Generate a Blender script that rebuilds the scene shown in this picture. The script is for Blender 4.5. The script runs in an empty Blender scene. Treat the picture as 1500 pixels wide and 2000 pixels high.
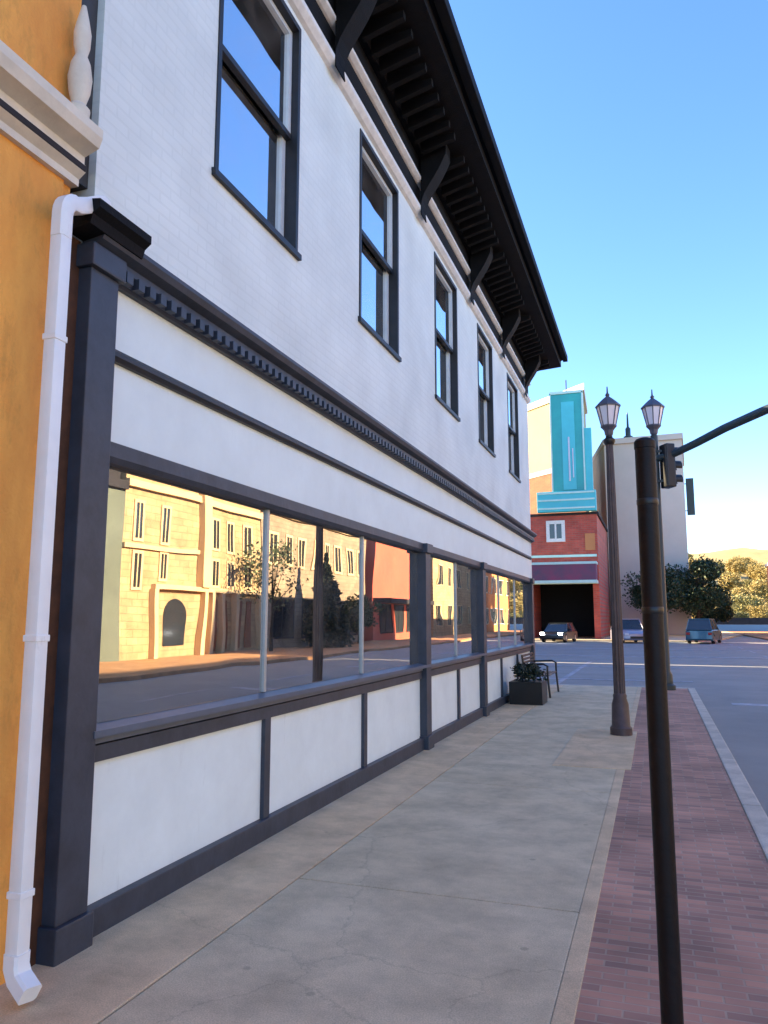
import bpy, bmesh, math, random
from mathutils import Vector, Matrix
random.seed(7)
R = math.radians
scene = bpy.context.scene
COL = scene.collection

# ---------------------------------------------------------------- materials
def new_mat(name):
    m = bpy.data.materials.new(name); m.use_nodes = True
    nt = m.node_tree
    return m, nt, nt.nodes['Principled BSDF']

def mat(name, col, rough=0.7, var=0.12, scale=3.0, metal=0.0, bump=0.0, bscale=60.0, col2=None, spec=0.5, stretch=None, grime=None):
    """paint / stone with a soft mottled variation and a fine bump"""
    m, nt, b = new_mat(name)
    tc = nt.nodes.new('ShaderNodeTexCoord')
    n = nt.nodes.new('ShaderNodeTexNoise'); n.inputs['Scale'].default_value = scale
    n.inputs['Detail'].default_value = 6; n.inputs['Roughness'].default_value = 0.65
    if stretch:
        mp = nt.nodes.new('ShaderNodeMapping'); mp.inputs['Scale'].default_value = stretch
        nt.links.new(tc.outputs['Object'], mp.inputs[0]); nt.links.new(mp.outputs[0], n.inputs['Vector'])
    else: nt.links.new(tc.outputs['Object'], n.inputs['Vector'])
    r = nt.nodes.new('ShaderNodeValToRGB')
    r.color_ramp.elements[0].position = 0.3; r.color_ramp.elements[1].position = 0.72
    c2 = col2 or tuple(c * (1 - var * 1.6) for c in col)
    r.color_ramp.elements[0].color = (*c2, 1); r.color_ramp.elements[1].color = (*col, 1)
    nt.links.new(n.outputs['Fac'], r.inputs['Fac'])
    out = r.outputs['Color']
    if grime:
        # blotchy dirt and scuffs, patches with a ragged outline
        g1 = nt.nodes.new('ShaderNodeTexNoise'); g1.inputs['Scale'].default_value = grime[0]; g1.inputs['Detail'].default_value = 10; g1.inputs['Roughness'].default_value = .75
        mp2 = nt.nodes.new('ShaderNodeMapping'); mp2.inputs['Scale'].default_value = grime[3]; mp2.inputs['Location'].default_value = (3.1, 7.7, 1.9)
        nt.links.new(tc.outputs['Object'], mp2.inputs[0]); nt.links.new(mp2.outputs[0], g1.inputs['Vector'])
        g2 = nt.nodes.new('ShaderNodeMapRange'); g2.inputs[1].default_value = grime[1]; g2.inputs[2].default_value = grime[1] + .12
        g2.inputs[3].default_value = 0; g2.inputs[4].default_value = grime[2]
        nt.links.new(g1.outputs['Fac'], g2.inputs[0])
        gx = nt.nodes.new('ShaderNodeMix'); gx.data_type = 'RGBA'; nt.links.new(g2.outputs[0], gx.inputs[0])
        nt.links.new(out, gx.inputs[6]); gx.inputs[7].default_value = (*[c * .55 for c in col], 1); out = gx.outputs[2]
    nt.links.new(out, b.inputs['Base Color'])
    b.inputs['Roughness'].default_value = rough
    b.inputs['Metallic'].default_value = metal
    b.inputs['Specular IOR Level'].default_value = spec
    if bump:
        n2 = nt.nodes.new('ShaderNodeTexNoise'); n2.inputs['Scale'].default_value = bscale
        n2.inputs['Detail'].default_value = 4
        nt.links.new(tc.outputs['Object'], n2.inputs['Vector'])
        bp = nt.nodes.new('ShaderNodeBump'); bp.inputs['Strength'].default_value = bump
        bp.inputs['Distance'].default_value = 0.01
        nt.links.new(n2.outputs['Fac'], bp.inputs['Height'])
        nt.links.new(bp.outputs['Normal'], b.inputs['Normal'])
    return m

def brick_mat(name, c1, c2, mortar, axes='YZ', w=0.22, h=0.075, ms=0.01, rough=0.85, bump=0.5, var=0.5, stain=0.25):
    m, nt, b = new_mat(name)
    tc = nt.nodes.new('ShaderNodeTexCoord')
    s = nt.nodes.new('ShaderNodeSeparateXYZ'); c = nt.nodes.new('ShaderNodeCombineXYZ')
    nt.links.new(tc.outputs['Object'], s.inputs[0])
    nt.links.new(s.outputs[axes[0]], c.inputs[0]); nt.links.new(s.outputs[axes[1]], c.inputs[1])
    br = nt.nodes.new('ShaderNodeTexBrick')
    br.inputs['Scale'].default_value = 1.0
    br.inputs['Brick Width'].default_value = w; br.inputs['Row Height'].default_value = h
    br.inputs['Mortar Size'].default_value = ms; br.inputs['Mortar Smooth'].default_value = 0.3
    br.inputs['Color1'].default_value = (*c1, 1); br.inputs['Color2'].default_value = (*c2, 1)
    br.inputs['Mortar'].default_value = (*mortar, 1)
    nt.links.new(c.outputs[0], br.inputs['Vector'])
    n = nt.nodes.new('ShaderNodeTexNoise'); n.inputs['Scale'].default_value = 1.3; n.inputs['Detail'].default_value = 7
    nt.links.new(tc.outputs['Object'], n.inputs['Vector'])
    r = nt.nodes.new('ShaderNodeMapRange'); r.inputs[1].default_value = 0.3; r.inputs[2].default_value = 0.7
    r.inputs[3].default_value = 1 - stain; r.inputs[4].default_value = 1.05
    nt.links.new(n.outputs['Fac'], r.inputs[0])
    mx = nt.nodes.new('ShaderNodeMix'); mx.data_type = 'RGBA'; mx.blend_type = 'MULTIPLY'; mx.inputs['Factor'].default_value = 1
    nt.links.new(br.outputs['Color'], mx.inputs[6]); nt.links.new(r.outputs[0], mx.inputs[7])
    nt.links.new(mx.outputs[2], b.inputs['Base Color'])
    b.inputs['Roughness'].default_value = rough
    bp = nt.nodes.new('ShaderNodeBump'); bp.inputs['Strength'].default_value = bump; bp.inputs['Distance'].default_value = 0.006
    bp.invert = True
    nt.links.new(br.outputs['Fac'], bp.inputs['Height']); nt.links.new(bp.outputs['Normal'], b.inputs['Normal'])
    return m

def glass_mat(name, base=0.5, tint=(0.45, 0.5, 0.5)):
    m = bpy.data.materials.new(name); m.use_nodes = True; nt = m.node_tree
    nt.nodes.clear()
    o = nt.nodes.new('ShaderNodeOutputMaterial'); mx = nt.nodes.new('ShaderNodeMixShader')
    g = nt.nodes.new('ShaderNodeBsdfGlossy'); g.inputs['Roughness'].default_value = 0.0
    g.inputs['Color'].default_value = (0.96, 0.96, 0.95, 1)
    t = nt.nodes.new('ShaderNodeBsdfTransparent'); t.inputs['Color'].default_value = (*tint, 1)
    f = nt.nodes.new('ShaderNodeFresnel'); f.inputs['IOR'].default_value = 1.5
    a = nt.nodes.new('ShaderNodeMath'); a.operation = 'ADD'; a.use_clamp = True; a.inputs[1].default_value = base
    nt.links.new(f.outputs[0], a.inputs[0]); nt.links.new(a.outputs[0], mx.inputs[0])
    nt.links.new(t.outputs[0], mx.inputs[1]); nt.links.new(g.outputs[0], mx.inputs[2])
    # very slight waviness of float glass
    n = nt.nodes.new('ShaderNodeTexNoise'); n.inputs['Scale'].default_value = 1.1; n.inputs['Detail'].default_value = 1
    tc = nt.nodes.new('ShaderNodeTexCoord'); nt.links.new(tc.outputs['Object'], n.inputs['Vector'])
    bp = nt.nodes.new('ShaderNodeBump'); bp.inputs['Strength'].default_value = 0.25; bp.inputs['Distance'].default_value = 0.01
    nt.links.new(n.outputs['Fac'], bp.inputs['Height']); nt.links.new(bp.outputs['Normal'], g.inputs['Normal'])
    df = nt.nodes.new('ShaderNodeBsdfDiffuse'); df.inputs['Color'].default_value = (.5, .48, .44, 1)
    dn = nt.nodes.new('ShaderNodeTexNoise'); dn.inputs['Scale'].default_value = 3.5; dn.inputs['Detail'].default_value = 8
    nt.links.new(tc.outputs['Object'], dn.inputs['Vector'])
    dm = nt.nodes.new('ShaderNodeMapRange'); dm.inputs[1].default_value = .35; dm.inputs[2].default_value = .75; dm.inputs[3].default_value = .015; dm.inputs[4].default_value = .11
    nt.links.new(dn.outputs['Fac'], dm.inputs[0])
    m9 = nt.nodes.new('ShaderNodeMixShader'); nt.links.new(dm.outputs[0], m9.inputs[0])
    nt.links.new(mx.outputs[0], m9.inputs[1]); nt.links.new(df.outputs[0], m9.inputs[2])
    nt.links.new(m9.outputs[0], o.inputs[0])
    return m

def emit_mat(name, col, s):
    m, nt, b = new_mat(name)
    b.inputs['Base Color'].default_value = (*col, 1)
    b.inputs['Emission Color'].default_value = (*col, 1); b.inputs['Emission Strength'].default_value = s
    return m

def leaf_mat(name, c1, c2):
    m, nt, b = new_mat(name)
    g = nt.nodes.new('ShaderNodeNewGeometry')
    r = nt.nodes.new('ShaderNodeValToRGB')
    r.color_ramp.elements[0].color = (*c1, 1); r.color_ramp.elements[1].color = (*c2, 1)
    nt.links.new(g.outputs['Random Per Island'], r.inputs['Fac'])
    nt.links.new(r.outputs['Color'], b.inputs['Base Color'])
    b.inputs['Roughness'].default_value = 0.6
    b.inputs['Subsurface Weight'].default_value = 0.0
    return m

def concrete_mat(name, c1, c2, joint=None, axis='Y', scale=1.0, crack=True):
    """pavement concrete: broad stains, fine aggregate, tooled joints across it"""
    m, nt, b = new_mat(name)
    tc = nt.nodes.new('ShaderNodeTexCoord')
    n = nt.nodes.new('ShaderNodeTexNoise'); n.inputs['Scale'].default_value = 0.9 * scale; n.inputs['Detail'].default_value = 8
    n.inputs['Roughness'].default_value = 0.6
    nt.links.new(tc.outputs['Object'], n.inputs['Vector'])
    r = nt.nodes.new('ShaderNodeValToRGB')
    r.color_ramp.elements[0].position = 0.32; r.color_ramp.elements[1].position = 0.68
    r.color_ramp.elements[0].color = (*c1, 1); r.color_ramp.elements[1].color = (*c2, 1)
    nt.links.new(n.outputs['Fac'], r.inputs['Fac'])
    n2 = nt.nodes.new('ShaderNodeTexNoise'); n2.inputs['Scale'].default_value = 140; n2.inputs['Detail'].default_value = 3
    nt.links.new(tc.outputs['Object'], n2.inputs['Vector'])
    mr = nt.nodes.new('ShaderNodeMapRange'); mr.inputs[1].default_value = 0.3; mr.inputs[2].default_value = 0.7
    mr.inputs[3].default_value = 0.78; mr.inputs[4].default_value = 1.12
    nt.links.new(n2.outputs['Fac'], mr.inputs[0])
    mx = nt.nodes.new('ShaderNodeMix'); mx.data_type = 'RGBA'; mx.blend_type = 'MULTIPLY'; mx.inputs['Factor'].default_value = 1
    nt.links.new(r.outputs['Color'], mx.inputs[6]); nt.links.new(mr.outputs[0], mx.inputs[7])
    out = mx.outputs[2]
    # dark spots: old gum and drips
    v = nt.nodes.new('ShaderNodeTexVoronoi'); v.inputs['Scale'].default_value = 2.3
    nt.links.new(tc.outputs['Object'], v.inputs['Vector'])
    ms = nt.nodes.new('ShaderNodeMapRange'); ms.inputs[1].default_value = 0.035; ms.inputs[2].default_value = 0.06
    ms.inputs[3].default_value = 0.72; ms.inputs[4].default_value = 1.0
    nt.links.new(v.outputs['Distance'], ms.inputs[0])
    m2 = nt.nodes.new('ShaderNodeMix'); m2.data_type = 'RGBA'; m2.blend_type = 'MULTIPLY'; m2.inputs['Factor'].default_value = 1
    nt.links.new(out, m2.inputs[6]); nt.links.new(ms.outputs[0], m2.inputs[7]); out = m2.outputs[2]
    # broad dark stains, hairline cracks
    n3 = nt.nodes.new('ShaderNodeTexNoise'); n3.inputs['Scale'].default_value = 2.6; n3.inputs['Detail'].default_value = 9; n3.inputs['Roughness'].default_value = .7
    nt.links.new(tc.outputs['Object'], n3.inputs['Vector'])
    m3 = nt.nodes.new('ShaderNodeMapRange'); m3.inputs[1].default_value = .40; m3.inputs[2].default_value = .66; m3.inputs[3].default_value = 1.06; m3.inputs[4].default_value = .76
    nt.links.new(n3.outputs['Fac'], m3.inputs[0])
    m4 = nt.nodes.new('ShaderNodeMix'); m4.data_type = 'RGBA'; m4.blend_type = 'MULTIPLY'; m4.inputs['Factor'].default_value = 1
    nt.links.new(out, m4.inputs[6]); nt.links.new(m3.outputs[0], m4.inputs[7]); out = m4.outputs[2]
    n5 = nt.nodes.new('ShaderNodeVectorMath'); n5.operation = 'SCALE'; n5.inputs['Scale'].default_value = .35
    nt.links.new(n3.outputs['Color'], n5.inputs[0])
    n6 = nt.nodes.new('ShaderNodeVectorMath'); n6.operation = 'ADD'
    nt.links.new(tc.outputs['Object'], n6.inputs[0]); nt.links.new(n5.outputs[0], n6.inputs[1])
    vc = nt.nodes.new('ShaderNodeTexVoronoi'); vc.feature = 'DISTANCE_TO_EDGE'; vc.inputs['Scale'].default_value = .42
    nt.links.new(n6.outputs[0], vc.inputs['Vector'])
    m5 = nt.nodes.new('ShaderNodeMapRange'); m5.inputs[1].default_value = 0.0; m5.inputs[2].default_value = .0035; m5.inputs[3].default_value = .80; m5.inputs[4].default_value = 1
    nt.links.new(vc.outputs['Distance'], m5.inputs[0])
    m6 = nt.nodes.new('ShaderNodeMix'); m6.data_type = 'RGBA'; m6.blend_type = 'MULTIPLY'; m6.inputs['Factor'].default_value = 1 if crack else 0
    nt.links.new(out, m6.inputs[6]); nt.links.new(m5.outputs[0], m6.inputs[7]); out = m6.outputs[2]
    nt.links.new(out, b.inputs['Base Color'])
    b.inputs['Roughness'].default_value = 0.85
    bp = nt.nodes.new('ShaderNodeBump'); bp.inputs['Strength'].default_value = 0.35; bp.inputs['Distance'].default_value = 0.004
    nt.links.new(n2.outputs['Fac'], bp.inputs['Height']); nt.links.new(bp.outputs['Normal'], b.inputs['Normal'])
    return m

M = {}
M['white_brick'] = brick_mat('painted_brick_white', (0.74, 0.80, 0.775), (0.72, 0.78, 0.755), (0.70, 0.76, 0.735), 'YZ', 0.215, 0.072, 0.010, 0.7, 0.22, stain=0.14)
M['white_paint'] = mat('white_paint', (0.76, 0.85, 0.84), 0.55, 0.07, 2.0, bump=0.12, bscale=25, grime=(1.6, .62, .25, (1, 3, .6)))
M['panel_white'] = mat('white_panel_paint', (0.79, 0.88, 0.87), 0.5, 0.07, 2.6, bump=0.12, bscale=25, grime=(2.2, .60, .35, (1, 3, .5)))
M['charcoal'] = mat('charcoal_blue_paint', (0.045, 0.055, 0.080), 0.5, 0.3, 5.0, bump=0.2, bscale=18, grime=(6, .58, .7, (1, 1, 1)))
M['charcoal_dk'] = mat('dark_trim_paint', (0.020, 0.021, 0.026), 0.5, 0.3, 6.0, bump=0.1)
M['black_eave'] = mat('black_eave_paint', (0.006, 0.006, 0.008), 0.75, 0.4, 5.0, bump=0.25, spec=.2)
M['trim_white'] = mat('white_moulding_paint', (0.86, 0.84, 0.80), 0.5, 0.15, 8.0)
M['sash'] = mat('pale_sash_paint', (0.62, 0.68, 0.72), 0.5, 0.1, 8.0)
M['alu'] = mat('dull_aluminium', (0.42, 0.45, 0.46), 0.45, 0.1, 12.0, metal=0.4)
M['ledge'] = mat('sill_skylit_blue_grey', (0.10, 0.125, 0.17), 0.4, 0.15, 5.0)  # charcoal lightened and blued, skylight on the ledge put into the colour
M['glass'] = glass_mat('shop_glass', 0.47)
M['glass_up'] = glass_mat('sash_glass', 0.72, (0.3, 0.33, 0.36))
M['glass_far'] = mat('far_window_glass', (0.03, 0.035, 0.04), 0.08, 0.2, 1.0, spec=0.8)
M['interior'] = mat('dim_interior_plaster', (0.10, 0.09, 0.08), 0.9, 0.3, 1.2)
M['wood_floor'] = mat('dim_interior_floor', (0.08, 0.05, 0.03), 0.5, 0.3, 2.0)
M['ochre'] = mat('ochre_stucco', (0.90, 0.44, 0.09), 0.85, 0.2, 3.0, bump=0.5, bscale=60, col2=(0.66, 0.26, 0.05), stretch=(1, 1, .35), grime=(3, .52, .55, (1, 1.5, .6)))
M['cream'] = mat('cream_stone_paint', (0.74, 0.68, 0.56), 0.7, 0.15, 5.0, bump=0.15)
M['pipe'] = mat('white_pipe_paint', (0.84, 0.86, 0.86), 0.4, 0.06, 4.0, grime=(9, .62, .5, (1, 1, .4)))
M['gap'] = mat('gap_shade_dark', (0.05, 0.052, 0.055), 0.6, 0.3, 8.0)  # darkness of the gap between the buildings, as a flat colour
M['gap_brown'] = mat('gap_shade_brown', (0.09, 0.035, 0.015), 0.7, 0.4, 8.0)  # brown-black shade of the recess put into the colour
M['walk'] = concrete_mat('grey_concrete', (0.62, 0.485, 0.30), (0.74, 0.595, 0.385))
M['walk_tan'] = concrete_mat('tan_concrete', (0.68, 0.48, 0.275), (0.80, 0.59, 0.36))
M['orange_walk'] = concrete_mat('orange_brown_paving', (0.42, 0.20, 0.08), (0.55, 0.29, 0.13))
M['kerb'] = concrete_mat('kerb_concrete', (0.54, 0.46, 0.36), (0.66, 0.57, 0.46))
M['paver'] = brick_mat('mauve_brick_paver', (0.64, 0.32, 0.215), (0.36, 0.20, 0.15), (0.50, 0.34, 0.25), 'XY', 0.20, 0.066, 0.006, 0.9, 0.5, stain=0.38)
M['asphalt'] = mat('asphalt', (0.31, 0.29, 0.265), 0.8, 0.25, 0.5, bump=0.6, bscale=120, col2=(0.225, 0.22, 0.20), grime=(1.2, .55, .3, (1, .4, 1)))
M['terrain'] = mat('dry_ground', (0.06, 0.052, 0.045), 0.95, 0.2, 0.05)
M['road_paint'] = mat('worn_road_paint', (0.50, 0.48, 0.52), 0.7, 0.2, 4.0, col2=(0.16, 0.16, 0.17))
M['pole_dark'] = mat('dark_bronze_pole', (0.007, 0.004, 0.005), 0.55, 0.35, 14.0, bump=0.25, bscale=45, spec=.3, grime=(12, .6, .8, (1, 1, .4)))
M['pole_brown'] = mat('brown_post_paint', (0.085, 0.055, 0.055), 0.5, 0.3, 9.0, bump=0.1)
M['black'] = mat('black_metal', (0.012, 0.012, 0.014), 0.4, 0.3, 10.0)
M['steel'] = mat('dark_green_steel', (0.03, 0.045, 0.048), 0.45, 0.2, 5.0)
M['lamp_glass'] = mat('frosted_lamp_glass', (0.85, 0.80, 0.86), 0.25, 0.06, 6.0)
M['lamp_metal'] = mat('grey_lamp_paint', (0.10, 0.10, 0.13), 0.5, 0.2, 6.0)
M['lens_red'] = mat('unlit_red_lens', (0.16, 0.01, 0.01), 0.2, 0.1)
M['lens_amber'] = mat('unlit_amber_lens', (0.18, 0.08, 0.01), 0.2, 0.1)
M['lens_green'] = mat('unlit_green_lens', (0.01, 0.10, 0.06), 0.2, 0.1)
M['red_brick'] = brick_mat('red_brick', (0.58, 0.10, 0.065), (0.44, 0.075, 0.055), (0.32, 0.16, 0.12), 'XZ', 0.5, 0.16, 0.015)
M['teal'] = mat('teal_sign_enamel', (0.025, 0.42, 0.38), 0.4, 0.15, 0.6, col2=(0.02, 0.30, 0.31))
M['teal_lt'] = mat('aqua_sign_enamel', (0.07, 0.55, 0.60), 0.4, 0.1, 0.6)
M['mint'] = mat('mint_trim', (0.55, 0.80, 0.72), 0.5, 0.1, 2.0)
M['magenta'] = mat('maroon_marquee_board', (0.26, 0.03, 0.09), 0.5, 0.4, 0.8, col2=(0.09, 0.06, 0.10))
M['letters'] = mat('pale_sign_tubes', (0.62, 0.64, 0.72), 0.5, 0.1)
M['dark_open'] = mat('dark_recess', (0.006, 0.006, 0.007), 0.9, 0.3)
M['tower'] = mat('grey_stucco', (0.60, 0.53, 0.45), 0.85, 0.12, 0.15, bump=0.2, bscale=4)
M['tower_sunlit'] = mat('sunlit_edge_tint', (0.55, 0.46, 0.32), 0.8, 0.15, 0.4)  # gold of the sun on the left face, put into the colour
M['orange_brick'] = brick_mat('orange_brick', (0.34, 0.09, 0.03), (0.28, 0.07, 0.025), (0.22, 0.10, 0.06), 'XZ', 0.5, 0.16, 0.015)
M['yellow_wall'] = brick_mat('yellow_stone', (0.56, 0.38, 0.19), (0.46, 0.31, 0.155), (0.34, 0.23, 0.12), 'YZ', 0.62, 0.30, 0.02, stain=.3)
M['yellow_trim'] = mat('pale_yellow_trim', (0.70, 0.50, 0.27), 0.8, 0.1, 1.0)
M['tan_wall'] = brick_mat('tan_stone', (0.40, 0.28, 0.18), (0.33, 0.23, 0.15), (0.26, 0.18, 0.12), 'YZ', 0.5, 0.25, 0.02, stain=.3)
M['coral'] = mat('coral_paint', (0.62, 0.12, 0.07), 0.8, 0.15, 0.4)
M['orange_w'] = mat('orange_stucco', (0.60, 0.24, 0.09), 0.8, 0.15, 0.4)
M['cream_y'] = mat('cream_yellow_stucco', (0.42, 0.33, 0.15), 0.85, 0.1, 0.3)
M['sage'] = mat('sage_grey_paint', (0.15, 0.17, 0.13), 0.8, 0.2, 0.6)
M['roof_dk'] = mat('dark_roofing', (0.035, 0.03, 0.035), 0.9, 0.3, 1.0)
M['red_door'] = mat('rust_door_paint', (0.30, 0.10, 0.04), 0.6, 0.2, 1.0)
M['bark'] = mat('bark', (0.055, 0.040, 0.028), 0.9, 0.4, 8.0, bump=0.6, bscale=30)
M['leaf_dark'] = leaf_mat('dark_green_leaf', (0.012, 0.030, 0.012), (0.045, 0.075, 0.025))
M['leaf_ever'] = leaf_mat('evergreen_needle', (0.006, 0.014, 0.008), (0.018, 0.032, 0.014))
M['leaf_sage'] = leaf_mat('sage_leaf', (0.03, 0.05, 0.02), (0.12, 0.14, 0.06))
M['leaf_gold'] = leaf_mat('golden_leaf', (0.16, 0.12, 0.03), (0.55, 0.40, 0.12))
M['leaf_olive'] = leaf_mat('olive_leaf', (0.10, 0.10, 0.03), (0.36, 0.30, 0.09))
M['hill'] = mat('dry_grass_hill', (0.50, 0.36, 0.15), 0.95, 0.25, 0.05, col2=(0.28, 0.22, 0.09))
M['tyre'] = mat('tyre_rubber', (0.015, 0.015, 0.015), 0.8, 0.2)
M['chrome'] = mat('wheel_metal', (0.5, 0.5, 0.52), 0.3, 0.1, metal=0.8)
M['headlight_on'] = emit_mat('lit_headlight', (1.0, 0.98, 0.95), 14)
M['headlight_off'] = mat('clear_lamp_cover', (0.6, 0.62, 0.65), 0.15, 0.05)
M['tail'] = mat('red_tail_lens', (0.35, 0.01, 0.01), 0.2, 0.1)
def carpaint(name, c):
    m, nt, b = new_mat(name)
    b.inputs['Base Color'].default_value = (*c, 1); b.inputs['Roughness'].default_value = 0.3
    b.inputs['Metallic'].default_value = 0.2; b.inputs['Coat Weight'].default_value = 0.6
    return m
M['car_white'] = carpaint('white_car_paint', (0.55, 0.58, 0.60))
M['car_silver'] = carpaint('lavender_grey_car_paint', (0.30, 0.28, 0.36))
M['car_teal'] = carpaint('blue_teal_car_paint', (0.04, 0.12, 0.16))
M['car_black'] = carpaint('black_car_paint', (0.006, 0.006, 0.007))

# ---------------------------------------------------------------- mesh helpers
class MB:
    def __init__(s): s.bm = bmesh.new()
    def box(s, x0, x1, y0, y1, z0, z1, bev=0.0):
        r = bmesh.ops.create_cube(s.bm, size=1)
        vs = r['verts']
        for v in vs:
            v.co = Vector((x0 + (v.co.x + .5) * (x1 - x0), y0 + (v.co.y + .5) * (y1 - y0), z0 + (v.co.z + .5) * (z1 - z0)))
        if bev:
            es = list({e for v in vs for e in v.link_edges})
            bmesh.ops.bevel(s.bm, geom=es, offset=bev, segments=2, profile=0.6, affect='EDGES')
        return s
    def prism(s, pts, z0, z1):
        a = [s.bm.verts.new((x, y, z0)) for x, y in pts]; b = [s.bm.verts.new((x, y, z1)) for x, y in pts]
        n = len(pts)
        s.bm.faces.new(b); s.bm.faces.new(a[::-1])
        for i in range(n):
            s.bm.faces.new((a[i], a[(i + 1) % n], b[(i + 1) % n], b[i]))
        return s
    def extrude(s, prof, axis, t0, t1):
        """profile polygon in the two other axes, swept along axis"""
        def P(u, v, t):
            return {'X': (t, u, v), 'Y': (u, t, v), 'Z': (u, v, t)}[axis]
        a = [s.bm.verts.new(P(u, v, t0)) for u, v in prof]; b = [s.bm.verts.new(P(u, v, t1)) for u, v in prof]
        n = len(prof); s.bm.faces.new(a); s.bm.faces.new(b[::-1])
        for i in range(n): s.bm.faces.new((a[i], b[i], b[(i + 1) % n], a[(i + 1) % n]))
        return s
    def lathe(s, prof, c=(0, 0, 0), n=20):
        rings = []
        for r, z in prof:
            rings.append([s.bm.verts.new((c[0] + r * math.cos(2 * math.pi * i / n), c[1] + r * math.sin(2 * math.pi * i / n), c[2] + z)) for i in range(n)])
        for k in range(len(rings) - 1):
            for i in range(n):
                s.bm.faces.new((rings[k][i], rings[k][(i + 1) % n], rings[k + 1][(i + 1) % n], rings[k + 1][i]))
        s.bm.faces.new(rings[0][::-1]); s.bm.faces.new(rings[-1])
        return s
    def tube(s, pts, rad, n=10):
        pts = [Vector(p) for p in pts]
        rads = rad if isinstance(rad, (list, tuple)) else [rad] * len(pts)
        rings = []
        for i, p in enumerate(pts):
            d = (pts[min(i + 1, len(pts) - 1)] - pts[max(i - 1, 0)]).normalized()
            up = Vector((0, 0, 1)) if abs(d.z) < 0.95 else Vector((0, 1, 0))
            a = d.cross(up).normalized(); b = d.cross(a).normalized()
            rings.append([s.bm.verts.new(p + rads[i] * (a * math.cos(2 * math.pi * k / n) + b * math.sin(2 * math.pi * k / n))) for k in range(n)])
        for k in range(len(rings) - 1):
            for i in range(n):
                s.bm.faces.new((rings[k][i], rings[k][(i + 1) % n], rings[k + 1][(i + 1) % n], rings[k + 1][i]))
        s.bm.faces.new(rings[0][::-1]); s.bm.faces.new(rings[-1])
        return s
    def build(s, name, m, parent=None, smooth=False, label=None):
        bmesh.ops.recalc_face_normals(s.bm, faces=s.bm.faces[:])
        me = bpy.data.meshes.new(name); s.bm.to_mesh(me); s.bm.free()
        me.materials.append(m)
        if smooth:
            me.polygons.foreach_set('use_smooth', [True] * len(me.polygons))
            try: me.set_sharp_from_angle(angle=R(38))
            except Exception: pass
        o = bpy.data.objects.new(name, me); COL.objects.link(o)
        if parent: o.parent = parent
        if label: o['label'] = label
        return o

def tag(o, label, cat, group=None):
    o['label'] = label; o['category'] = cat
    if group: o['group'] = group
    return o
def thing(name, label, cat, loc=(0, 0, 0), rz=0.0, group=None):
    o = bpy.data.objects.new(name, None); COL.objects.link(o)
    o.location = loc; o.rotation_euler = (0, 0, rz); o.empty_display_size = 0.3
    return tag(o, label, cat, group)
def struct(o):
    o['kind'] = 'structure'; return o
def copy_tree(o, parent=None):
    c = o.copy(); COL.objects.link(c); c.parent = parent
    for ch in list(o.children): copy_tree(ch, c)
    return c

# ---------------------------------------------------------------- ground
S = -2.8           # street face of the shop
ROAD = -0.13
struct(MB().box(-600, 900, -60, 1500, ROAD - 1.5, ROAD - 0.01).build('ground', M['terrain']))
struct(MB().prism([(0.8, -40), (12.4, -40), (12.4, 600), (120, 600), (260, 420), (60, 19.3), (60, 19.3), (12.4, 19.3), (0.8, 19.3)][:0] or
       [(0.80, -40), (8.7, -40), (8.7, 62), (150, 640), (20, 640), (6.2, 78), (2.2, 63), (-60, 63), (-60, 19.75), (0.80, 19.75)], ROAD - 0.009, ROAD).build('road', M['asphalt']))
walk = struct(MB().box(S - 0.1, -2.185, -14, 19.55, -0.16, 0.0, 0.006).build('pavement_edge_strip', M['walk_tan']))
m = MB()
y = -14.0 + 1.07
bays = []
edges = [-14, -10.9, -7.8, -4.7, -1.6, 1.5, 4.6, 7.7, 10.8, 13.9, 17.0, 19.55]
for a, b in zip(edges[:-1], edges[1:]):
    m.box(-2.173, -0.47, a + 0.005, b - 0.005, -0.16, 0.0, 0.008)
struct(m.build('pavement', M['walk']))
struct(MB().box(-0.4695, -0.3805, -14, 19.55, -0.16, 0.001, 0.005).build('pavement_border', M['walk_tan']))
struct(MB().box(-0.380, 0.63, -14, 19.55, -0.16, -0.002).build('brick_paving', M['paver']))
m = MB()
yy = -14.0
while yy < 19.3:
    m.box(0.635, 0.795, yy + 0.004, min(yy + 2.4, 19.55) - 0.004, -0.20, 0.006, 0.018); yy += 2.4
m.box(-2.9, 0.795, 19.555, 19.75, -0.20, 0.003, 0.018)
struct(m.build('kerb', M['kerb']))
struct(MB().box(-1.15, -0.32, 8.9, 11.9, -0.1, 0.006, 0.003).build('pavement_pad', M['walk_tan']))
# gutter pan
# opposite pavement, far pavement
struct(MB().box(8.6, 14.1, -40, 112.2, -0.2, 0.0, 0.02).build('opposite_pavement', M['orange_walk']))
struct(MB().prism([(-60, 63), (2.0, 63), (4.4, 66), (9.0, 92), (9.5, 200), (-60, 200)], -0.2, -0.02).build('far_pavement', M['walk']))
# crosswalk and stop lines
m = MB()
for x in (-2.6, 0.1): m.box(x - .08, x + .08, 20.4, 33.0, ROAD + .001, ROAD + .005)
for yq, w in ((23.2, .3), (29.5, .35), (38, .4), (47, .5)): m.box(-9, 0.9 if yq < 30 else 5.5, yq, yq + w, ROAD + .0055, ROAD + .009)
m.box(1.4, 4.5, 17.4, 17.8, ROAD + .001, ROAD + .005)
struct(m.build('road_markings', M['road_paint']))
m = MB()
for k in range(26): m.box(4.7, 4.82, -10 + k * 6, -7.2 + k * 6, ROAD + .001, ROAD + .005)
struct(m.build('lane_markings', M['road_paint']))

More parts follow.
